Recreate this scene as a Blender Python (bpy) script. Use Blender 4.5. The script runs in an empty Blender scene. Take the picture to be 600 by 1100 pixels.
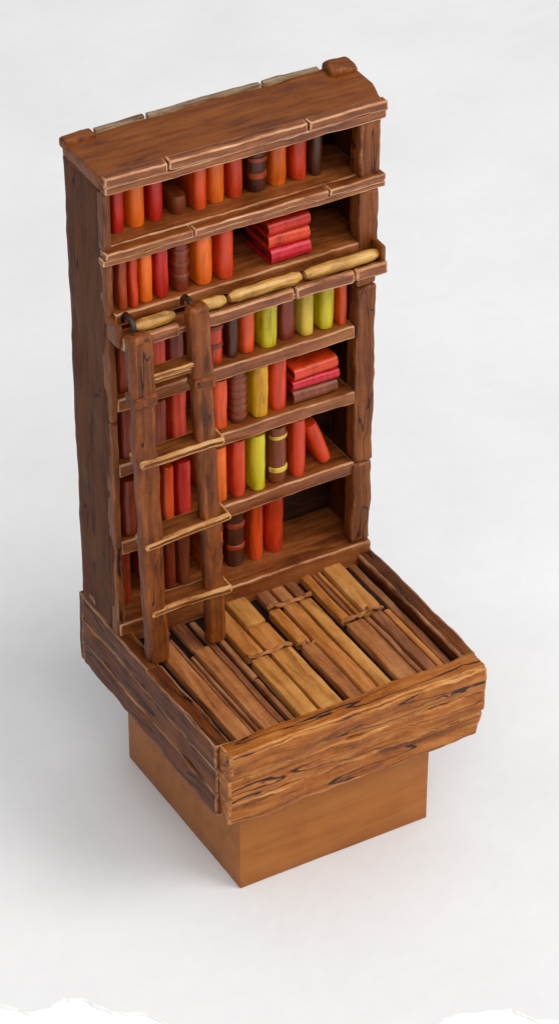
import bpy, bmesh, math, random
from mathutils import Vector, Matrix, noise
random.seed(7)
sc = bpy.context.scene
COL = sc.collection
sc.unit_settings.scale_length = 0.005      # one unit is 5 mm: the miniature is about 5 cm wide

# ------------------------------------------------------------------ materials
def srgb(r, g, b):
    f = lambda c: (c/255/12.92) if c/255 <= 0.04045 else ((c/255+0.055)/1.055)**2.4
    return (f(r), f(g), f(b), 1)

def new_mat(name):
    m = bpy.data.materials.new(name); m.use_nodes = True
    nt = m.node_tree
    return m, nt, nt.nodes['Principled BSDF']

def N(nt, t, **kw):
    n = nt.nodes.new(t)
    for k, v in kw.items():
        if k in n.inputs.keys(): n.inputs[k].default_value = v
        else: setattr(n, k, v)
    return n

def ramp(nt, fac, stops):
    r = nt.nodes.new('ShaderNodeValToRGB')
    e = r.color_ramp.elements
    while len(e) < len(stops): e.new(0.5)
    for i, (p, c) in enumerate(stops):
        e[i].position = p; e[i].color = c
    nt.links.new(fac, r.inputs['Fac'])
    return r

def wood(name, dark, mid, light, axis='X', grain=1.0, rough=0.5, bump=0.5, spec=0.3, fine=1.0, lo=.30, hi=.72, cracks=0.0):
    """painted wood: streaks along the grain, darker cuts, lighter dry-brushed streaks"""
    m, nt, b = new_mat(name)
    tc = N(nt, 'ShaderNodeTexCoord')
    oi = N(nt, 'ShaderNodeObjectInfo')
    mp = N(nt, 'ShaderNodeMapping')
    s = {'X': (0.35, 3.2, 3.2), 'Y': (3.2, 0.35, 3.2), 'Z': (3.2, 3.2, 0.35)}[axis]
    mp.inputs['Scale'].default_value = [q*grain for q in s]
    add = N(nt, 'ShaderNodeVectorMath', operation='ADD')
    mul = N(nt, 'ShaderNodeMath', operation='MULTIPLY'); mul.inputs[1].default_value = 37.0
    nt.links.new(oi.outputs['Random'], mul.inputs[0])
    nt.links.new(tc.outputs['Object'], add.inputs[0]); nt.links.new(mul.outputs[0], add.inputs[1])
    nt.links.new(add.outputs[0], mp.inputs['Vector'])
    n1 = N(nt, 'ShaderNodeTexNoise', Scale=1.0, Detail=6.0, Roughness=0.65, Distortion=0.6)
    nt.links.new(mp.outputs[0], n1.inputs['Vector'])
    n2 = N(nt, 'ShaderNodeTexNoise', Scale=0.9, Detail=3.0, Roughness=0.5)
    nt.links.new(add.outputs[0], n2.inputs['Vector'])
    n3 = N(nt, 'ShaderNodeTexNoise', Scale=9.0*fine, Detail=4.0, Roughness=0.7)
    nt.links.new(add.outputs[0], n3.inputs['Vector'])
    a = N(nt, 'ShaderNodeMath', operation='MULTIPLY_ADD'); a.inputs[1].default_value = 0.35; 
    nt.links.new(n2.outputs['Fac'], a.inputs[0]); nt.links.new(n1.outputs['Fac'], a.inputs[2])
    a2 = N(nt, 'ShaderNodeMath', operation='MULTIPLY_ADD'); a2.inputs[1].default_value = 0.22
    nt.links.new(n3.outputs['Fac'], a2.inputs[0]); nt.links.new(a.outputs[0], a2.inputs[2])
    sub = N(nt, 'ShaderNodeMath', operation='SUBTRACT'); sub.inputs[1].default_value = 0.28
    nt.links.new(a2.outputs[0], sub.inputs[0])
    r = ramp(nt, sub.outputs[0], [(lo, dark), (0.5, mid), (hi, light)])
    colour = r.outputs['Color']
    if cracks:
        mp2 = N(nt, 'ShaderNodeMapping')
        mp2.inputs['Scale'].default_value = {'X': (.13, 1.5, 1.5), 'Y': (1.5, .13, 1.5), 'Z': (1.5, 1.5, .13)}[axis]
        nt.links.new(add.outputs[0], mp2.inputs['Vector'])
        nc = N(nt, 'ShaderNodeTexNoise', Scale=1.0, Detail=2.0, Roughness=.45, Distortion=.15)
        nt.links.new(mp2.outputs[0], nc.inputs['Vector'])
        s1 = N(nt, 'ShaderNodeMath', operation='SUBTRACT'); s1.inputs[1].default_value = .5
        nt.links.new(nc.outputs['Fac'], s1.inputs[0])
        s2 = N(nt, 'ShaderNodeMath', operation='ABSOLUTE'); nt.links.new(s1.outputs[0], s2.inputs[0])
        cr = N(nt, 'ShaderNodeMapRange'); cr.interpolation_type = 'SMOOTHSTEP'
        cr.inputs['From Min'].default_value = .004; cr.inputs['From Max'].default_value = .006+.012*cracks
        nt.links.new(s2.outputs[0], cr.inputs['Value'])
        mx = N(nt, 'ShaderNodeMix'); mx.data_type = 'RGBA'
        mx.inputs[6].default_value = tuple(q*.6 for q in dark[:3])+(1,)
        nt.links.new(cr.outputs['Result'], mx.inputs[0]); nt.links.new(colour, mx.inputs[7]); colour = mx.outputs[2]
        ad = N(nt, 'ShaderNodeMath', operation='MULTIPLY_ADD'); ad.inputs[1].default_value = .8
        nt.links.new(cr.outputs['Result'], ad.inputs[0]); nt.links.new(sub.outputs[0], ad.inputs[2]); sub = ad
    nt.links.new(colour, b.inputs['Base Color'])
    b.inputs['Roughness'].default_value = rough
    b.inputs['Specular IOR Level'].default_value = spec
    bp = N(nt, 'ShaderNodeBump', Strength=bump, Distance=0.12)
    nt.links.new(sub.outputs[0], bp.inputs['Height'])
    nt.links.new(bp.outputs[0], b.inputs['Normal'])
    return m

def D(r, g, b, k=.76, sat=1.12):
    c = srgb(r, g, b)[:3]; l = .3*c[0]+.6*c[1]+.1*c[2]
    return tuple(max(.002, (l+(q-l)*sat)*k) for q in c)+(1,)
M = {}
M['side'] = wood('side_brown_shaded', D(58,25,9), D(94,50,20), D(112,64,30), 'Z', spec=.08, bump=.3, cracks=.15, lo=.24, hi=.78)  # side panels' shade is put into this darker brown
M['jamb'] = wood('jamb_brown', D(76,34,13), D(126,70,34), D(148,90,50), 'Z', bump=.35, cracks=.1, lo=.25)
M['top'] = wood('top_brown', D(86,42,18), D(126,68,30), D(144,84,42), 'X', bump=.3)
M['board'] = wood('board_brown', D(74,34,16), D(136,76,42), D(168,106,66), 'X', bump=.3, spec=.45, lo=.27, rough=.42)
M['worn'] = wood('worn_edge', D(120,70,44), D(198,142,104), D(236,196,158), 'X', grain=1.2, bump=.15, rough=.38, spec=.5)
M['wornz'] = wood('worn_upright_edge', D(66,34,20), D(122,72,46), D(176,120,82), 'Z', grain=1.5, bump=.3)
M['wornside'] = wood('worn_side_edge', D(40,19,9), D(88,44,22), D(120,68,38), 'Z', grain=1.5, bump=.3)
M['back'] = wood('back_brown_shaded', D(24,12,6), D(56,29,15), D(80,46,25), 'X')  # darkened brown: shade of the shelf recesses painted in
M['crest'] = wood('crest_grey', D(90,62,42), D(156,132,106), D(190,172,146), 'X')
M['ladder'] = wood('ladder_orange_brown', D(50,20,8), D(114,60,26), D(148,84,42), 'Z', bump=.4, cracks=.2)
M['ladderworn'] = wood('ladder_worn', D(64,28,12), D(124,64,30), D(164,98,52), 'Z', grain=1.5, bump=.3)
M['tread'] = wood('tread_brown', D(60,28,12), D(116,64,32), D(150,92,52), 'X')
M['treadworn'] = wood('tread_worn', D(120,70,38), D(200,144,92), D(232,188,140), 'X', grain=1.5, bump=.3)
M['front'] = wood('front_plank', D(72,34,14), D(166,98,48), D(206,142,84), 'X', grain=.8, bump=.6, lo=.27, hi=.74, cracks=.7)
M['frontworn'] = wood('front_plank_worn', D(110,60,30), D(196,130,76), D(226,170,114), 'X', grain=1.5, bump=.5)
M['rimside'] = wood('rim_side_shaded', D(44,20,9), D(104,54,27), D(140,82,44), 'Y', bump=.45, spec=.2, lo=.26, cracks=.6)  # darker than the front boards: shade on the tray sides is painted in
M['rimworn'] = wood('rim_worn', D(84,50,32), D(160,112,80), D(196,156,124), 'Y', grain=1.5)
M['plinth'] = wood('plinth_orange', D(152,90,44), D(176,110,58), D(188,122,70), 'X', grain=.6, bump=.2, fine=1.5, lo=.2, hi=.8)
M['plinthside'] = M['plinth']
M['core'] = wood('shade_dark_core', D(10,5,3), D(22,11,6), D(36,20,11), 'X')  # near-black, paints shade into the gaps between planks
FL = {'tan': (D(108,60,30), D(188,122,70), D(218,158,104)), 'pink': (D(94,50,28), D(168,108,68), D(204,148,104)),
      'ochre': (D(112,64,30), D(196,136,80), D(226,172,112)), 'brown': (D(78,42,24), D(144,90,60), D(186,134,98)),
      'grey': (D(60,46,30), D(128,106,74), D(186,164,128))}
for k, v in FL.items(): M['fl_'+k] = wood('floor_'+k, *v, 'Y', grain=.9, bump=.35, lo=.24, hi=.76)
M['rod'] = wood('brass_yellow_rod', D(120,74,32), D(208,156,88), D(238,200,136), 'X', grain=1.3, rough=.38, spec=.5, bump=.3)
M['iron'] = wood('dark_hook', D(22,11,6), D(50,26,14), D(92,58,36), 'Z', rough=.4, spec=.5)

def paint(name, c, k=.55, bump=.25):
    """book paint: slightly uneven, darker wash and lighter dry-brush streaks down the spine"""
    dk = tuple(c[i]*k*(.8 if i else 1) for i in range(3))+(1,)
    lt = tuple(min(1, c[i]*1.25+.015) for i in range(3))+(1,)
    return wood(name, dk, c, lt, 'Z', grain=1.3, rough=.36, spec=.45, bump=bump, lo=.28, hi=.75)
PC = {'red': D(208,72,24), 'orange': D(236,116,40), 'orange-red': D(222,88,28), 'dark red': D(164,66,24), 'dark brown': D(80,38,20),
      'yellow': D(224,168,44), 'yellow-green': D(206,190,50), 'pale yellow': D(220,188,88), 'magenta-red': D(196,32,54), 'maroon': D(130,50,22),
      'crimson': D(194,50,28), 'brown': D(124,62,34)}
for k, v in PC.items(): M['bk_'+k] = paint('book_'+k.replace(' ', '_').replace('-', '_'), v)
M['pages'] = wood('book_pages', D(70,14,12), D(120,34,24), D(160,70,44), 'X', bump=.3)

# ------------------------------------------------------------------ mesh helpers
def noise3(p, f, seed):
    q = Vector(p)*f + Vector((seed*3.17, seed*1.31, seed*7.7))
    return noise.noise_vector(q)

def wobble(bm, amp=.05, freq=.7, fine=.02, seed=0, keep=None):
    for v in bm.verts:
        d = noise3(v.co, freq, seed)*amp + noise3(v.co, freq*4.2, seed+9)*fine
        if keep: d = Vector((d.x*keep[0], d.y*keep[1], d.z*keep[2]))
        v.co += d

def slab(bm, x0, x1, y0, y1, z0, z1, bev=.06, step=.35, seg=2, edge_mat=1, seed=0, amp=.04, fine=.018, freq=.7, fn=None, keep=None):
    """a worked plank: rounded edges with their own material, cut into short lengths and made uneven"""
    b = bmesh.new()
    bmesh.ops.create_cube(b, size=1)
    for v in b.verts:
        v.co = Vector(((x0+x1)/2+v.co.x*(x1-x0), (y0+y1)/2+v.co.y*(y1-y0), (z0+z1)/2+v.co.z*(z1-z0)))
    bev = min(bev, .45*min(x1-x0, y1-y0, z1-z0))
    for f in b.faces: f.material_index = 0
    if bev > 0:
        r = bmesh.ops.bevel(b, geom=b.edges[:], offset=bev, segments=seg, profile=.5, affect='EDGES')
        for f in r['faces']: f.material_index = edge_mat
    for ax, (lo, hi) in enumerate(((x0, x1), (y0, y1), (z0, z1))):
        n = int((hi-lo)/step)
        for i in range(1, n+1):
            no = [0, 0, 0]; no[ax] = 1; co = [0, 0, 0]; co[ax] = lo+(hi-lo)*i/(n+1)
            bmesh.ops.bisect_plane(b, geom=b.verts[:]+b.edges[:]+b.faces[:], plane_co=co, plane_no=no)
    wobble(b, amp, freq, fine, seed, keep)
    if fn:
        for v in b.verts: v.co = fn(v.co.copy())
    merge(bm, b)

def merge(bm, b):
    me = bpy.data.meshes.new('tmp'); b.to_mesh(me); b.free(); bm.from_mesh(me); bpy.data.meshes.remove(me)

def tube(bm, pts, rad, n=14, cap=True, mi=0):
    rings = []
    for i, p in enumerate(pts):
        a = Vector(pts[max(0, i-1)]); c = Vector(pts[min(len(pts)-1, i+1)])
        d = (c-a).normalized(); u = d.orthogonal().normalized() if i == 0 else (u - d*u.dot(d)).normalized()
        w = d.cross(u); r = rad[i] if hasattr(rad, '__len__') else rad
        rings.append([bm.verts.new(Vector(p)+(u*math.cos(t)+w*math.sin(t))*r) for t in [2*math.pi*k/n for k in range(n)]])
    for a, c in zip(rings, rings[1:]):
        for k in range(n):
            f = bm.faces.new((a[k], a[(k+1) % n], c[(k+1) % n], c[k])); f.material_index = mi
    if cap:
        for r, fl in ((rings[0], True), (rings[-1], False)):
            f = bm.faces.new(r[::-1] if fl else r); f.material_index = mi

def obj(name, bm, mats, parent=None, sharp=38):
    me = bpy.data.meshes.new(name)
    bmesh.ops.recalc_face_normals(bm, faces=bm.faces[:])
    bm.to_mesh(me); bm.free()
    for m in (mats if isinstance(mats, (list, tuple)) else [mats]): me.materials.append(M[m] if isinstance(m, str) else m)
    me.polygons.foreach_set('use_smooth', [True]*len(me.polygons))
    me.set_sharp_from_angle(angle=math.radians(sharp))
    o = bpy.data.objects.new(name, me); COL.objects.link(o)
    if parent:
        o.parent = parent; o.matrix_parent_inverse = Matrix.Translation(-parent.location)
    return o

def plank(name, parent, mats, *dims, **kw):
    bm = bmesh.new(); slab(bm, *dims, **kw)
    return obj(name, bm, mats, parent)

def thing(name, label, cat, loc, group=None):
    o = bpy.data.objects.new(name, None); COL.objects.link(o); o.location = loc; o.empty_display_size = .3
    o['label'] = label; o['category'] = cat
    if group: o['group'] = group
    return o

# ------------------------------------------------------------------ setting: paper and white table top
ZP = -7.0
def build_setting():
    m, nt, b = new_mat('backdrop_paper')
    tc = N(nt, 'ShaderNodeTexCoord')
    n1 = N(nt, 'ShaderNodeTexNoise', Scale=.09, Detail=3.0, Roughness=.6)
    n2 = N(nt, 'ShaderNodeTexNoise', Scale=1.3, Detail=6.0, Roughness=.65)
    for n in (n1, n2): nt.links.new(tc.outputs['Object'], n.inputs['Vector'])
    a = N(nt, 'ShaderNodeMath', operation='MULTIPLY_ADD'); a.inputs[1].default_value = .3
    nt.links.new(n2.outputs['Fac'], a.inputs[0]); nt.links.new(n1.outputs['Fac'], a.inputs[2])
    r = ramp(nt, a.outputs[0], [(.45, (.71, .71, .72, 1)), (.85, (.775, .775, .78, 1))])
    nt.links.new(r.outputs['Color'], b.inputs['Base Color'])
    b.inputs['Roughness'].default_value = .85; b.inputs['Specular IOR Level'].default_value = .15
    bp = N(nt, 'ShaderNodeBump', Strength=.12, Distance=.2); nt.links.new(n2.outputs['Fac'], bp.inputs['Height']); nt.links.new(bp.outputs[0], b.inputs['Normal'])
    M['paper'] = m
    m2, nt2, b2 = new_mat('torn_fibre'); b2.inputs['Base Color'].default_value = (.80, .80, .79, 1); b2.inputs['Roughness'].default_value = .9
    M['fibre'] = m2
    m3, nt3, b3 = new_mat('white_laminate'); b3.inputs['Base Color'].default_value = (.97, .97, .97, 1); b3.inputs['Roughness'].default_value = .6
    b3.inputs['Specular IOR Level'].default_value = .2
    M['white'] = m3
    # torn front edge
    key = [(-70, 30), (-30, 12), (-14, 2.6), (-10, 1.0), (-8.47, 0), (-7.85, -.82), (-7.14, -1.08), (-6.5, -.85), (-6.0, -1.08), (-5.44, -2.1), (-4.49, -2.9), (-4.12, -3.5),
           (-3.9, -5.2), (-2.5, -6.8), (-1, -7.2), (.6, -8.3), (2.0, -8.8), (3.3, -8.1), (3.87, -7.78), (4.54, -7.96), (5.93, -8.61), (6.38, -9.32), (6.99, -9.77), (8.58, -10.67), (14, -14), (40, -30), (110, -60)]
    pts = []
    for (ax, ay), (bx, by) in zip(key, key[1:]):
        L = math.hypot(bx-ax, by-ay); n = max(1, min(40, int(L/.12)))
        for i in range(n):
            t = i/n; x = ax+(bx-ax)*t; y = ay+(by-ay)*t
            d = noise.noise(Vector((x*1.6, y*1.6, 3)))*.13 + noise.noise(Vector((x*6, y*6, 8)))*.05
            pts.append((x+d*.4, y+d))
    pts.append(key[-1])
    bm = bmesh.new()
    top = [bm.verts.new((x, y, ZP)) for x, y in pts]
    # sheet: strips running to the far edge of the paper
    far = [bm.verts.new((x*1.0+60*(.5+0*x), y+190, ZP)) for x, y in pts]
    under = []
    lip = []
    for i, (x, y) in enumerate(pts):
        w = .10+.10*noise.noise(Vector((x*2.2, y*2.2, 20)))
        lip.append(bm.verts.new((x-w*.35, y-w, ZP-.035)))
        under.append(bm.verts.new((x-w*.35, y-w, ZP-.06)))
    for i in range(len(pts)-1):
        f = bm.faces.new((top[i], top[i+1], far[i+1], far[i])); f.material_index = 0
        f = bm.faces.new((lip[i], lip[i+1], top[i+1], top[i])); f.material_index = 1
        f = bm.faces.new((under[i], under[i+1], lip[i+1], lip[i])); f.material_index = 1
    o = obj('backdrop_paper', bm, ['paper', 'fibre'], sharp=20); o['kind'] = 'structure'
    o.data.polygons.foreach_set('use_smooth', [False]*len(o.data.polygons))
    bm = bmesh.new(); bmesh.ops.create_grid(bm, x_segments=1, y_segments=1, size=320)
    for v in bm.verts: v.co.z = ZP-.062
    o = obj('table_surface', bm, 'white'); o['kind'] = 'structure'
build_setting()

# ------------------------------------------------------------------ plinth
def build_plinth():
    bm = bmesh.new()
    def f(v):
        return v
    slab(bm, 1.09, 8.56, .93, 9.0, ZP+.002, -2.96, bev=.05, step=1.2, seg=2, edge_mat=0, seed=3, amp=.015, fine=.006)
    o = obj('plinth', bm, ['plinth'])
    o['label'] = 'smooth orange-brown rectangular block under the plank base, standing on the paper'; o['category'] = 'plinth'
build_plinth()

# ------------------------------------------------------------------ plank base (tray)
def build_base():
    t = thing('wooden_base', 'rough brown plank base with a raised rim and tan bamboo-like floor, carrying the bookcase', 'base', (5, 5, -2.95))
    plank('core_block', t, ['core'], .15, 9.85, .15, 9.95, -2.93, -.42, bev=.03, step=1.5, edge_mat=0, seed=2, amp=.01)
    # front face: three uneven courses of plank
    def skew(v):
        if v.x > 9.4 and v.z < -2.2: v.x -= (v.x-9.4)*.35*(-2.2-v.z)/.7
        return v
    rows = [(-.98, .02, 5, [(.08, 9.95)]), (-1.98, -1.0, 6, [(.05, 9.99)]), (-2.96, -2.0, 7, [(.1, 9.92)])]
    for z0, z1, sd, spans in rows:
        for a, b_ in spans:
            plank('front_board', t, ['front', 'frontworn'], a, b_, -.2+.05*(sd-6), .55, z0, z1, bev=.09, step=.22, seed=sd+a, amp=.10, fine=.05, freq=.8, fn=skew, keep=(.5, 1, 1))
    plank('rim_board', t, ['front', 'frontworn'], .12, 9.9, -.22, .55, -.12, .1, bev=.06, step=.25, seed=31, amp=.07, fine=.04, keep=(.3, 1, .8))
    # left side: boards running back, recessed dark joints
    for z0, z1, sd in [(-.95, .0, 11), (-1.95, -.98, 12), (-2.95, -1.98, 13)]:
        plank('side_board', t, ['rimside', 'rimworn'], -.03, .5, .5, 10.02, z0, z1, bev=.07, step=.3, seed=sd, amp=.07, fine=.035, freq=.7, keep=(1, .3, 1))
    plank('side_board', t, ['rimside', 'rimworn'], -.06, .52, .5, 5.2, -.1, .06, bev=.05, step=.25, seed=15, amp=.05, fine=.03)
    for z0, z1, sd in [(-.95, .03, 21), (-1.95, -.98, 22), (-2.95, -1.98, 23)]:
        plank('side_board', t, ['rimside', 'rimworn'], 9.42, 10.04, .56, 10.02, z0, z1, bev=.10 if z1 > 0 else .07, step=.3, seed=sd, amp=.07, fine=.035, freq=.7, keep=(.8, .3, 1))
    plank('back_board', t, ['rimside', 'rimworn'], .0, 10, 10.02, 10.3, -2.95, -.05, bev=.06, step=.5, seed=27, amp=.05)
    # floor planks
    F = [(.62, .80, .6, 7.3, 'brown', -.42), (.84, 1.48, .6, 6.9, 'pink', -.1), (1.52, 1.66, .6, 6.6, 'brown', -.24), (1.70, 1.84, .6, 5.4, 'brown', -.22), (1.90, 2.52, .6, 5.6, 'pink', -.12), (1.95, 2.5, 5.68, 7.3, 'brown', -.28), (1.3, 1.86, 6.98, 7.35, 'brown', -.3), (9.02, 9.36, .6, 7.4, 'brown', -.34),
         (2.6, 2.88, .6, 7.2, 'brown', -.3), (2.95, 3.18, .6, 3.3, 'brown', -.24), (2.95, 3.22, 3.4, 6.6, 'brown', -.24),
         (3.28, 3.98, .6, 4.1, 'ochre', -.08), (3.3, 3.98, 4.28, 7.4, 'tan', -.1), (4.06, 4.92, .6, 4.12, 'ochre', -.07), (4.06, 4.92, 4.26, 5.7, 'tan', -.12), (4.1, 4.92, 5.78, 7.4, 'ochre', -.1),
         (5.16, 5.7, .6, 4.0, 'pink', -.12), (5.16, 5.66, 4.12, 6.2, 'tan', -.1), (5.72, 6.3, .6, 6.2, 'tan', -.08), (6.36, 6.88, .6, 6.2, 'ochre', -.12),
         (5.3, 5.82, 6.4, 7.4, 'brown', -.14), (5.9, 6.4, 6.4, 7.4, 'pink', -.15), (6.46, 6.88, 6.4, 7.4, 'brown', -.16),
         (7.1, 7.5, 4.5, 7.4, 'tan', -.14), (7.55, 7.72, 4.5, 7.4, 'brown', -.2), (7.76, 7.92, 4.5, 7.4, 'tan', -.18), (7.98, 8.72, 4.55, 7.4, 'ochre', -.06),
         (7.1, 7.86, .6, 4.3, 'pink', -.12), (7.9, 8.12, .6, 4.35, 'brown', -.16), (8.16, 8.62, .6, 4.4, 'brown', -.12), (8.68, 8.96, .6, 4.4, 'tan', -.2)]
    for i, (a, b_, y0, y1, c, z) in enumerate(F):
        plank('floor_board', t, ['fl_'+c], a+.015, b_-.015, y0, y1, -.6, z, bev=min(.085, (b_-a)*.28), seg=2, step=.3, edge_mat=0, seed=40+i, amp=.035, fine=.012, freq=.7, keep=(.8, 1, 1))
    # cross battens over the plank joints
    for i, (a, b_, y, dy, z, h) in enumerate([(5.2, 6.95, 6.3, -.05, -.1, .10), (3.25, 4.95, 4.2, .0, -.08, .09), (7.05, 8.75, 4.42, .12, -.1, .1), (5.1, 5.7, 4.06, -.1, -.09, .06)]):
        bm = bmesh.new()
        n = 12; pts = []
        for k in range(n+1):
            s = k/n; pts.append((a+(b_-a)*s, y+dy*s+.05*math.sin(s*9+i), z-.02+.05*math.sin(s*14+i*2)))
        tube(bm, pts, [h*(.8+.35*math.sin(k*2.3+i)) for k in range(n+1)], n=8)
        obj('floor_batten', bm, 'fl_pink', t)
build_base()

# ------------------------------------------------------------------ bookcase
HT = 17.68
ROW = {'A': 15.04, 'B': 12.66, 'C': 9.46, 'D': 6.86, 'E': 3.9, 'F': .5}
def build_bookcase():
    t = thing('bookcase', 'tall dark brown bookcase with six shelves of painted books, at the back of the base', 'bookcase', (5, 8.7, 0))
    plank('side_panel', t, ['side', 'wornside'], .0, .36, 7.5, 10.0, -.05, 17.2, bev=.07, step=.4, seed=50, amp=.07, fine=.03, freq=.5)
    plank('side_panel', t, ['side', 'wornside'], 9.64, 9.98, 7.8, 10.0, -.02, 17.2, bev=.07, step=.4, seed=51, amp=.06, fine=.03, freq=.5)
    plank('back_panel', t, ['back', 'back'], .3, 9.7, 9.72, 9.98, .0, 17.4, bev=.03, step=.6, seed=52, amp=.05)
    # left jamb: narrow; right jamb: a thick post in three lengths
    for z0, z1, sd in [(-.05, 8.6, 60), (8.64, 14.55, 61), (15.03, 17.05, 62)]:
        plank('front_post', t, ['jamb', 'wornz'], .0, .26, 7.32, 7.75, z0, z1, bev=.06, step=.3, seed=sd, amp=.06, fine=.03)
    for z0, z1, sd in [(.52, 3.9, 63), (3.93, 10.9, 64), (10.93, 14.55, 65), (15.03, 17.05, 66)]:
        plank('front_post', t, ['jamb', 'wornz'], 9.2, 9.94, 7.32, 7.95, z0, z1, bev=.09, step=.3, seed=sd, amp=.07, fine=.035)
    # shelves
    def sh(name, x0, x1, y0, z0, z1, sd, fn=None, amp=.05):
        return plank(name, t, ['board', 'worn'], x0, x1, y0, 9.75, z0, z1, bev=.055, step=.3, seed=sd, amp=amp, fine=.03, fn=fn)
    sh('shelf_board', .3, 9.65, 7.62, ROW['A']-.42, ROW['A']-.02, 70, amp=.02)
    sh('shelf_board', .3, 9.65, 7.36, ROW['B']-.45, ROW['B']-.02, 71, amp=.02)
    sh('shelf_board', .28, 9.2, 7.40, ROW['C']-.5, ROW['C']-.02, 72)
    sh('shelf_board', .28, 9.2, 7.40, ROW['D']-.5, ROW['D']-.02, 73)
    sh('shelf_board', .28, 9.2, 7.40, ROW['E']-.54, ROW['E']-.02, 74, fn=lambda v: Vector((v.x, v.y, v.z+.03*(v.x-5))))
    sh('shelf_board', .04, 9.96, 7.28, -.42, ROW['F']-.02, 75, amp=.04)
    # raised strip along the second shelf edge, in broken lengths, and its lower moulding
    for a, b_, sd in [(-.06, 3.05, 80), (3.12, 7.95, 81), (8.02, 10.08, 82)]:
        plank('edge_strip', t, ['board', 'worn'], a, b_, 7.16, 7.6, 14.80, 15.04, bev=.05, step=.25, seed=sd, amp=.04, fine=.03)
    plank('edge_strip', t, ['board', 'worn'], -.10, 10.1, 7.24, 7.6, 14.56, 14.77, bev=.04, step=.25, seed=83, amp=.04, fine=.03)
    # cornice
    def cr(v):
        if v.x > 9.4: v.x += .32*max(0, min(1, (v.y-7.6)/.9)) * (v.x-9.4)/.65
        return v
    plank('cornice_board', t, ['top', 'top'], -.02, 10.04, 7.42, 10.02, 17.15, HT-.03, bev=.07, step=.4, edge_mat=1, seed=85, amp=.05, fine=.02, fn=cr)
    for a, b_, sd in [(.0, 2.18, 86), (2.24, 7.18, 87), (7.24, 10.12, 88)]:
        plank('cornice_moulding', t, ['board', 'worn'], a, b_, 7.16, 7.55, 17.36, HT, bev=.055, step=.25, seed=sd, amp=.04, fine=.03)
    plank('cornice_moulding', t, ['board', 'worn'], .02, 10.1, 7.24, 7.6, 17.02, 17.33, bev=.05, step=.25, seed=89, amp=.04, fine=.03)
    # pale crest along the back edge
    for a, b_, sd in [(1.14, 2.88, 90), (2.98, 7.02, 91), (7.12, 9.2, 92)]:
        plank('crest_strip', t, ['crest', 'crest'], a, b_, 9.92, 10.12, 17.4, 17.78, bev=.04, step=.3, seed=sd, amp=.04, fine=.03)
    plank('crest_end', t, ['top', 'ladderworn'], -.05, 1.02, 9.62, 10.14, 17.45, 17.84, bev=.1, step=.2, seed=93, amp=.07, fine=.03)
    plank('crest_end', t, ['top', 'ladderworn'], 9.3, 10.32, 9.3, 10.14, 17.42, 17.9, bev=.17, step=.15, seg=3, seed=94, amp=.09, fine=.04)
    # ladder rail: channel fixed to the third shelf, brass-yellow rods lying in it
    r = plank('ladder_rail', t, ['board', 'worn'], .1, 9.75, 6.5, 7.38, 11.86, 12.06, bev=.05, step=.3, seed=95, amp=.03, fine=.02)
    for a, b_, sd in [(.1, 2.1, 96), (3.05, 6.3, 97), (6.36, 8.55, 98), (8.6, 9.8, 99)]:
        bm = bmesh.new(); slab(bm, a, b_, 6.40, 6.62, 11.84, 12.28, bev=.08, step=.25, seed=sd, amp=.04, fine=.03)
        obj('rail_lip', bm, ['board', 'worn'], r)
    for i, (a, b_) in enumerate([(.75, 2.14), (3.02, 3.98), (4.13, 6.76), (6.92, 9.68)]):
        n = max(4, int((b_-a)/.25)); pts = []; rr = []
        for k in range(n+1):
            s = k/n; x = a+(b_-a)*s
            pts.append((x, 6.90+.03*noise.noise(Vector((x*1.3, i, 0))), 12.36+.03*noise.noise(Vector((x*1.7, i, 5)))))
            rr.append(.215*(1-.35*max(0, 1-min(s, 1-s)*(b_-a)/.15))+.02*noise.noise(Vector((x*3, i, 9))))
        bm = bmesh.new(); tube(bm, pts, rr, n=16); obj('rail_rod', bm, 'rod', r)
    plank('rail_bracket', t, ['jamb'], 9.66, 9.84, 6.6, 7.4, 12.02, 12.75, bev=.08, step=.2, edge_mat=0, seed=101, amp=.03)
    plank('rail_bracket', t, ['jamb'], .0, .2, 6.6, 7.4, 11.9, 12.7, bev=.08, step=.2, edge_mat=0, seed=102, amp=.03)
build_bookcase()

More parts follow.
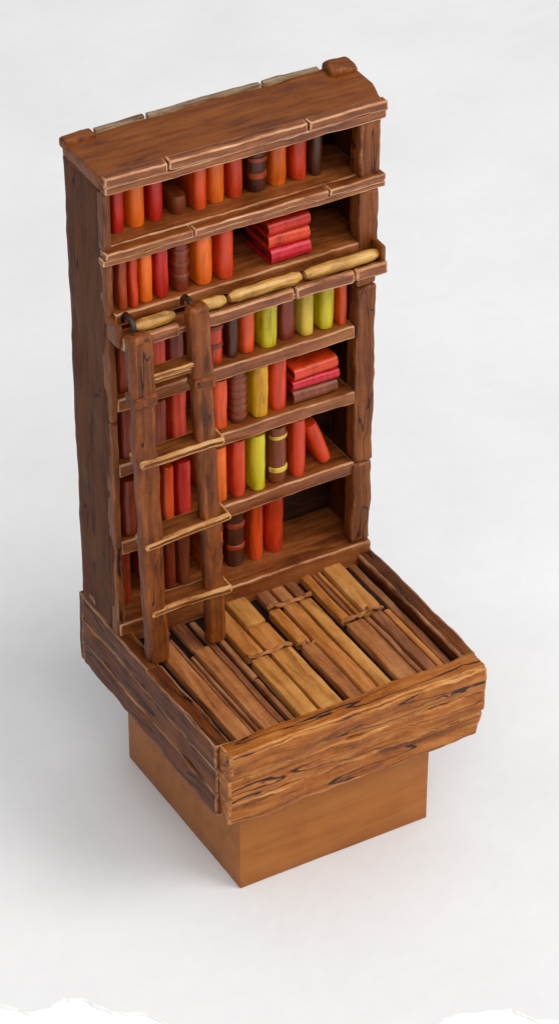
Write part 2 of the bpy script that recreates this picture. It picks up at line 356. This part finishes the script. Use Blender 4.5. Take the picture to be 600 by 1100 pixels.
# ------------------------------------------------------------------ ladder
def build_ladder():
    t = thing('library_ladder', 'orange-brown wooden ladder with worn treads leaning on the shelf rail', 'ladder', (1.8, 5.7, -.15))
    def lean(v):       # v.x measured from the post's axis, v.y from its axis
        s = (v.z+.15)/12.8
        return s
    for xb, xt, zt, sd in [(.62, .50, 12.55, 110), (2.86, 2.62, 12.95, 111)]:
        bm = bmesh.new()
        for z0, z1, k in [(-.18, 10.15, 1), (10.15, zt, 2)]:
            w = (.40 if sd == 110 else .35)+(.03 if k == 2 else 0)
            slab(bm, -w, w, -.27, .27, z0, z1, bev=.2, seg=4, step=.3, seed=sd+k*5, amp=.06, fine=.035, freq=.8)
        for v in bm.verts:
            s = (v.co.z+.15)/12.8
            v.co.x += xb+(xt-xb)*s; v.co.y += 5.70+.50*s
        obj('ladder_post', bm, ['ladder', 'ladderworn'], t)
        # binding round the joint in the post
        bm = bmesh.new(); z = 10.15; s = (z+.15)/12.8; cx = xb+(xt-xb)*s; cy = 5.70+.50*s
        slab(bm, cx-(.45 if sd == 110 else .39), cx+(.45 if sd == 110 else .39), cy-.32, cy+.32, z-.16, z+.3, bev=.1, seg=2, step=.12, seed=sd+3, amp=.05, fine=.05, freq=1.4)
        obj('joint_collar', bm, ['ladder', 'ladderworn'], t)
        # hook over the rail
        bm = bmesh.new()
        pts = [(xt-.02, 6.42, zt-.9), (xt-.02, 6.42, 12.45), (xt-.02, 6.5, 12.72), (xt-.02, 6.72, 12.86), (xt-.02, 6.98, 12.84), (xt-.02, 7.16, 12.68), (xt-.02, 7.2, 12.45)]
        tube(bm, pts, [.09, .09, .1, .1, .1, .09, .06], n=10)
        obj('rail_hook', bm, 'iron', t)
    def arc(v, rise, slant):
        return Vector((v.x, v.y+.06*math.sin(v.x*1.3), v.z+rise*((v.x-1.7)/1.7)**2+slant*(v.x-1.7)))
    for i, (z, x0, x1, sl, sd) in enumerate([(7.98, .22, 3.28, .02, 120), (4.92, .26, 3.42, .07, 121), (2.12, .36, 3.36, .03, 122)]):
        s = (z+.15)/12.8; cy = 5.70+.50*s
        plank('tread', t, ['tread', 'treadworn'], x0, x1, cy-.36, cy+.5, z-.3, z, bev=.10, step=.2, seed=sd, amp=.06, fine=.03, fn=lambda v: arc(v, .05, sl))
    z = 11.05; cy = 5.70+.5*(z+.15)/12.8
    plank('tread', t, ['tread', 'treadworn'], .72, 2.4, cy-.1, cy+.5, z-.42, z-.2, bev=.07, step=.2, seed=124, amp=.04, fine=.03)
    plank('tread', t, ['tread', 'treadworn'], .72, 2.4, cy-.2, cy+.35, z-.16, z, bev=.06, step=.2, seed=125, amp=.03, fine=.03)
build_ladder()

# ------------------------------------------------------------------ books
def ordinal(n): return ['first', 'second', 'third', 'fourth', 'fifth', 'sixth', 'seventh', 'eighth', 'ninth', 'tenth', 'eleventh', 'twelfth'][n]
SHELF = {'A': 'top shelf', 'B': 'second shelf down', 'C': 'third shelf down', 'D': 'fourth shelf down', 'E': 'fifth shelf down', 'F': 'bottom shelf'}
bcount = [0]
def book_mesh(w, h, d, bands, seed):
    """upright book, spine to -Y, standing on z=0, centred on x"""
    bm = bmesh.new()
    zs = {0, h}
    for bz in bands:
        zs |= {bz-.10, bz-.07, bz+.07, bz+.10}
    n = max(3, int(h/.3))
    for i in range(n+1): zs.add(h*i/n)
    zs = sorted(z for z in zs if 0 <= z <= h)
    prof = []
    for k in range(9):
        a = math.pi*k/8
        prof.append((-w/2*math.cos(a), -w*.36*math.sin(a)))
    prof += [(w/2, d), (-w/2, d)]
    rings = []
    for z in zs:
        on = any(abs(z-bz) <= .075 for bz in bands)
        e = 1.0+(.10 if on else 0)
        if z == 0 or z == h: e = .93
        rings.append([bm.verts.new((x*(e if k < 9 else 1), (y*e-(.02 if on else 0)) if k < 9 else y, z)) for k, (x, y) in enumerate(prof)])
    for (z0, a), (z1, b) in zip(zip(zs, rings), zip(zs[1:], rings[1:])):
        mid = (z0+z1)/2; on = any(abs(mid-bz) < .085 for bz in bands)
        for k in range(len(prof)):
            f = bm.faces.new((a[k], a[(k+1) % len(prof)], b[(k+1) % len(prof)], b[k]))
            f.material_index = 1 if on and k < 8 else 0
    bm.faces.new(rings[0][::-1]); bm.faces.new(rings[-1])
    for v in bm.verts:
        v.co += noise3(v.co, 1.6, seed)*.025
    return bm

def add_book(row, x0, x1, col, h=None, bands=(), band='dark red', y=None, tilt=0, label=None, zoff=0):
    bcount[0] += 1; sd = bcount[0]
    H = {'A': 1.92, 'B': 1.84, 'C': 2.35, 'D': 1.96, 'E': 2.24, 'F': 2.62}[row]
    h = h or H*(1-.05*random.random())
    yy = y if y else {'A': 8.2, 'B': 7.55, 'C': 7.66, 'D': 7.62, 'E': 7.62, 'F': 8.22}[row]+random.uniform(-.05, .06)
    z = ROW[row]+(.03*((x0+x1)/2-5) if row == 'E' else 0)+zoff
    bm = book_mesh((x1-x0)*.87, h, 9.55-yy, [b*h for b in bands], sd)
    o = obj('book', bm, ['bk_'+col, 'bk_'+band if band in PC else band])
    o.location = ((x0+x1)/2, yy+(x1-x0)*.3, z)
    o.rotation_euler = (0, math.radians(tilt), math.radians(random.uniform(-2, 2)))
    o['label'] = label; o['category'] = 'book'; o['group'] = 'painted books on the bookcase shelves'
    return o

R = {
 'A': [(.70, 1.22, 'crimson', 'bright crimson upright book at the left end of the top shelf'),
       (1.36, 1.98, 'orange', 'orange upright book between two crimson books, left end of the top shelf'),
       (2.08, 2.61, 'crimson', 'crimson upright book just left of the dark gap on the top shelf'),
       (3.64, 4.14, 'orange-red', 'orange-red book just right of the dark gap on the top shelf'),
       (4.24, 4.85, 'orange', 'bright orange book between an orange-red and a red one, middle of the top shelf'),
       (4.95, 5.49, 'red', 'red book between a bright orange one and a dark banded one, top shelf'),
       (5.66, 6.37, 'dark brown', 'dark brown book with red bands in the middle of the top shelf', (.3, .62), 'dark red'),
       (6.48, 7.13, 'orange', 'orange book right of the dark banded book on the top shelf'),
       (7.23, 7.81, 'red', 'red book right of the last orange one on the top shelf'),
       (7.92, 8.36, 'dark brown', 'plain dark brown book at the right end of the top shelf row')],
 'B': [(.55, .91, 'dark red', 'dark red thin book at the left end of the second shelf down'),
       (.96, 1.26, 'red', 'thin red book just left of the first orange one, second shelf down'),
       (1.34, 1.84, 'orange', 'orange book above the left ladder post, second shelf down'),
       (1.92, 2.40, 'crimson', 'crimson book just left of the dark banded book, second shelf down'),
       (2.58, 3.15, 'maroon', 'maroon book with brown bands above the right ladder post', (.28, .55, .8), 'brown'),
       (3.36, 4.03, 'orange', 'orange book right of the maroon banded one, second shelf down'),
       (4.16, 4.77, 'red', 'red upright book left of the dark gap beside the flat stack, second shelf down')],
 'C': [(.50, 1.05, 'dark red', 'dark red book at the left end of the third shelf down behind the ladder post'),
       (1.74, 2.32, 'red', 'red book seen between the ladder posts, just under the rail'),
       (2.40, 3.01, 'maroon', 'maroon book close to the right ladder post, just under the rail'),
       (3.80, 4.42, 'red', 'red book with dark bands right beside the right ladder post, third shelf down', (.3, .6), 'maroon'),
       (4.54, 4.96, 'dark brown', 'dark brown narrow book on the third shelf down'),
       (5.05, 5.64, 'orange-red', 'orange-red book left of the yellow-green one, third shelf down'),
       (5.78, 6.46, 'yellow-green', 'wide yellow-green book on the third shelf down'),
       (6.56, 7.17, 'maroon', 'maroon book between two yellow ones, third shelf down'),
       (7.29, 7.83, 'pale yellow', 'pale mustard yellow book on the third shelf down'),
       (8.01, 8.62, 'yellow-green', 'lemon yellow book left of the last red one, third shelf down'),
       (8.70, 9.05, 'orange-red', 'narrow red book against the right post, third shelf down')],
 'D': [(.50, 1.05, 'maroon', 'maroon book at the left end of the fourth shelf, behind the ladder post'),
       (1.66, 2.26, 'maroon', 'maroon book between the ladder posts above the highest broad tread'),
       (2.42, 3.06, 'red', 'red book beside the right ladder post above the highest broad tread'),
       (3.94, 4.55, 'orange-red', 'orange-red book right beside the right ladder post, fourth shelf down'),
       (4.65, 5.32, 'maroon', 'maroon book with close brown ribs on the fourth shelf down', (.12, .27, .42, .57, .72, .87), 'brown'),
       (5.46, 6.10, 'yellow', 'golden yellow book on the fourth shelf down'),
       (6.19, 6.82, 'red', 'red book just left of the flat stack on the fourth shelf down')],
 'E': [(.50, 1.08, 'maroon', 'maroon book at the left end of the fifth shelf down behind the ladder post'),
       (1.55, 1.98, 'maroon', 'thin maroon book behind the ladder, left one between the upper two broad treads'),
       (2.06, 2.47, 'orange-red', 'thin orange-red book behind the ladder, between maroon and crimson, fifth shelf down'),
       (2.55, 3.11, 'crimson', 'crimson book just left of the right ladder post, fifth shelf down'),
       (3.92, 4.56, 'orange', 'bright orange book right beside the right ladder post, fifth shelf down'),
       (4.67, 5.22, 'red', 'red book left of the lime book, fifth shelf down'),
       (5.36, 5.98, 'yellow-green', 'lime yellow-green book on the fifth shelf down'),
       (6.10, 6.83, 'brown', 'brown book with two wide pale yellow bands on the fifth shelf down', (.24, .84), 'pale yellow'),
       (6.94, 7.53, 'red', 'upright red book that the leaning book rests against, fifth shelf down')],
 'F': [(.50, 1.10, 'dark red', 'dark red book at the left end of the bottom shelf behind the ladder post'),
       (1.80, 2.30, 'red', 'red book behind the ladder between the lower two treads'),
       (2.38, 2.78, 'maroon', 'narrow maroon book behind the ladder, bottom shelf'),
       (2.84, 3.40, 'brown', 'brown book just left of the right ladder post, bottom shelf'),
       (4.00, 4.68, 'orange', 'orange book with brown bands beside the right ladder post, bottom shelf', (.2, .45, .7), 'brown'),
       (4.80, 5.53, 'dark brown', 'dark brown book with reddish bands on the bottom shelf', (.3, .65), 'dark red'),
       (5.66, 6.23, 'orange-red', 'orange-red book second from the right on the bottom shelf'),
       (6.38, 7.08, 'red', 'red book at the right end of the bottom shelf row')],
}
for row, lst in R.items():
    for e in lst:
        add_book(row, e[0], e[1], e[2], label=e[3], bands=e[4] if len(e) > 4 else (), band=e[5] if len(e) > 5 else 'dark red')
# short fallen book in the gap of the top shelf and the leaning one on the fifth shelf
add_book('A', 2.86, 3.46, 'brown', h=.62, label='short brown book lying low in the dark gap of the top shelf')
b = add_book('E', 7.86, 8.44, 'red', h=1.75, tilt=-20, y=7.7, label='red book leaning to the left on the fifth shelf down')
b.location.x = 8.36; b.location.z = ROW['E']+.03*3.3+.12; b.rotation_euler = (0, math.radians(-21), 0)

def flat_book(x0, x1, y0, z0, th, col, label, turn=0, bands=False):
    """book lying flat, spine towards the front; covers are the thing, page block its part"""
    bcount[0] += 1
    w = x1-x0; d = 1.55; c = .3*th*.5
    root = bpy.data.objects.new('book', None); COL.objects.link(root)
    root.location = ((x0+x1)/2, y0, z0); root['label'] = label; root['category'] = 'book'; root['group'] = 'painted books on the bookcase shelves'
    bm = bmesh.new()
    # C-shaped cover swept along x: outer then inner outline in the yz plane
    t_ = max(.07, th*.2); outl = [(d, 0)]
    for k in range(9):
        a = math.pi*k/8; outl.append((.08-th*.36*math.sin(a), th/2-th/2*math.cos(a)))
    outl += [(d, th), (d, th-t_)]
    for k in range(9):
        a = math.pi*(1-k/8); outl.append((.08-(th*.36-t_*.4)*math.sin(a)*.8, th/2-(th/2-t_)*math.cos(a)))
    outl += [(d, t_)]
    n = 6; rings = []
    for i in range(n+1):
        x = -w/2+w*i/n; e = 1.06 if (bands and i in (1, 2, 4, 5)) else 1
        rings.append([bm.verts.new((x, y if y > .1 else y*e, z)) for y, z in outl])
    m = len(outl)
    for a, b_ in zip(rings, rings[1:]):
        for k in range(m): bm.faces.new((a[k], a[(k+1) % m], b_[(k+1) % m], b_[k]))
    bm.faces.new(rings[0][::-1]); bm.faces.new(rings[-1])
    for v in bm.verts: v.co += noise3(v.co, 1.6, bcount[0])*.02
    cv = obj('cover', bm, 'bk_'+col); cv.parent = root
    bm = bmesh.new(); slab(bm, -w/2+.06, w/2-.06, .1, d-.05, t_+.004, th-t_-.004, bev=.01, step=.5, edge_mat=0, amp=.0, fine=.0)
    pg = obj('page_block', bm, 'pages'); pg.parent = root
    root.rotation_euler = (0, 0, math.radians(turn))

z = ROW['B']+.01
flat_book(6.02, 7.50, 7.55, z, .54, 'magenta-red', 'magenta-red book lying flat at the bottom of the stack, second shelf down', 1)
flat_book(5.96, 7.46, 7.58, z+.56, .48, 'red', 'bright red book in the middle of the flat stack, second shelf down', -1)
flat_book(5.92, 7.48, 7.56, z+1.06, .46, 'crimson', 'crimson book on top of the flat stack, second shelf down', 2)
z = ROW['D']+.01
flat_book(6.98, 8.66, 7.68, z, .52, 'brown', 'ribbed brown book at the bottom of the flat stack, fourth shelf down', 0, True)
flat_book(6.96, 8.74, 7.66, z+.54, .36, 'magenta-red', 'magenta-red book in the middle of the flat stack, fourth shelf down', -1)
flat_book(7.0, 8.70, 7.70, z+.92, .46, 'red', 'red book on top of the flat stack, fourth shelf down', 2)

# ------------------------------------------------------------------ camera
CP = Vector((-39.637251, -71.89944, 68.989083)); az, el, ro = 0.535354, 0.696599, 0.010913
F_PX, CX, CY = 3552.989, 326.485, 805.637          # focal length and principal point for a 600 x 1100 frame
fwd = Vector((math.sin(az)*math.cos(el), math.cos(az)*math.cos(el), -math.sin(el)))
right = fwd.cross(Vector((0, 0, 1))).normalized(); up = right.cross(fwd)
r_ = right*math.cos(ro)+up*math.sin(ro); u_ = -right*math.sin(ro)+up*math.cos(ro)
cam = bpy.data.cameras.new('camera'); co = bpy.data.objects.new('camera', cam); COL.objects.link(co)
m = Matrix((r_, u_, -fwd)).transposed().to_4x4(); m.translation = CP
co.matrix_world = m
cam.sensor_fit = 'VERTICAL'; cam.sensor_height = 36; cam.sensor_width = 36
cam.lens = F_PX/1100*36; cam.shift_x = -(CX-300)/1100; cam.shift_y = (CY-550)/1100
cam.clip_start = 1; cam.clip_end = 2000
sc.camera = co

# ------------------------------------------------------------------ studio light
w = bpy.data.worlds.new('World'); sc.world = w; w.use_nodes = True
bg = w.node_tree.nodes['Background']; bg.inputs['Color'].default_value = (1, 1, 1, 1); bg.inputs['Strength'].default_value = 1.0
nt = w.node_tree; tc = N(nt, 'ShaderNodeTexCoord'); sx = N(nt, 'ShaderNodeSeparateXYZ'); nt.links.new(tc.outputs['Generated'], sx.inputs[0])
# added gradient: bright overhead for the paper, dim at the sides for contrast
rp = ramp(nt, sx.outputs['Z'], [(0.0, (.10, .10, .10, 1)), (.45, (.27, .27, .27, 1)), (.75, (.95, .95, .95, 1)), (1, (1, 1, 1, 1))]); nt.links.new(rp.outputs['Color'], bg.inputs['Color'])
def softbox(name, d, dist, size, watts, target=(5, 5, 5), col=(1, 1, 1)):
    l = bpy.data.lights.new(name, 'AREA'); l.shape = 'SQUARE'; l.size = size; l.energy = watts; l.color = col
    o = bpy.data.objects.new(name, l); COL.objects.link(o)
    d = Vector(d).normalized(); o.location = Vector(target)+d*dist
    o.rotation_euler = d.to_track_quat('Z', 'Y').to_euler()
    return o
softbox('softbox_key', (.58, -.62, .74), 240, 130, 330000, col=(1, .985, .96))
softbox('added_front_fill', (-.22, -.78, .78), 240, 150, 190000, col=(1, .99, .975))  # added fill lamp, spreads the shadows and throws them behind the case

sc.render.engine = 'CYCLES'
sc.view_settings.view_transform = 'Standard'; sc.view_settings.look = 'None'
sc.view_settings.exposure = 0; sc.view_settings.gamma = 1
sc.cycles.max_bounces = 6; sc.cycles.diffuse_bounces = 4
sc.cycles.use_denoising = True
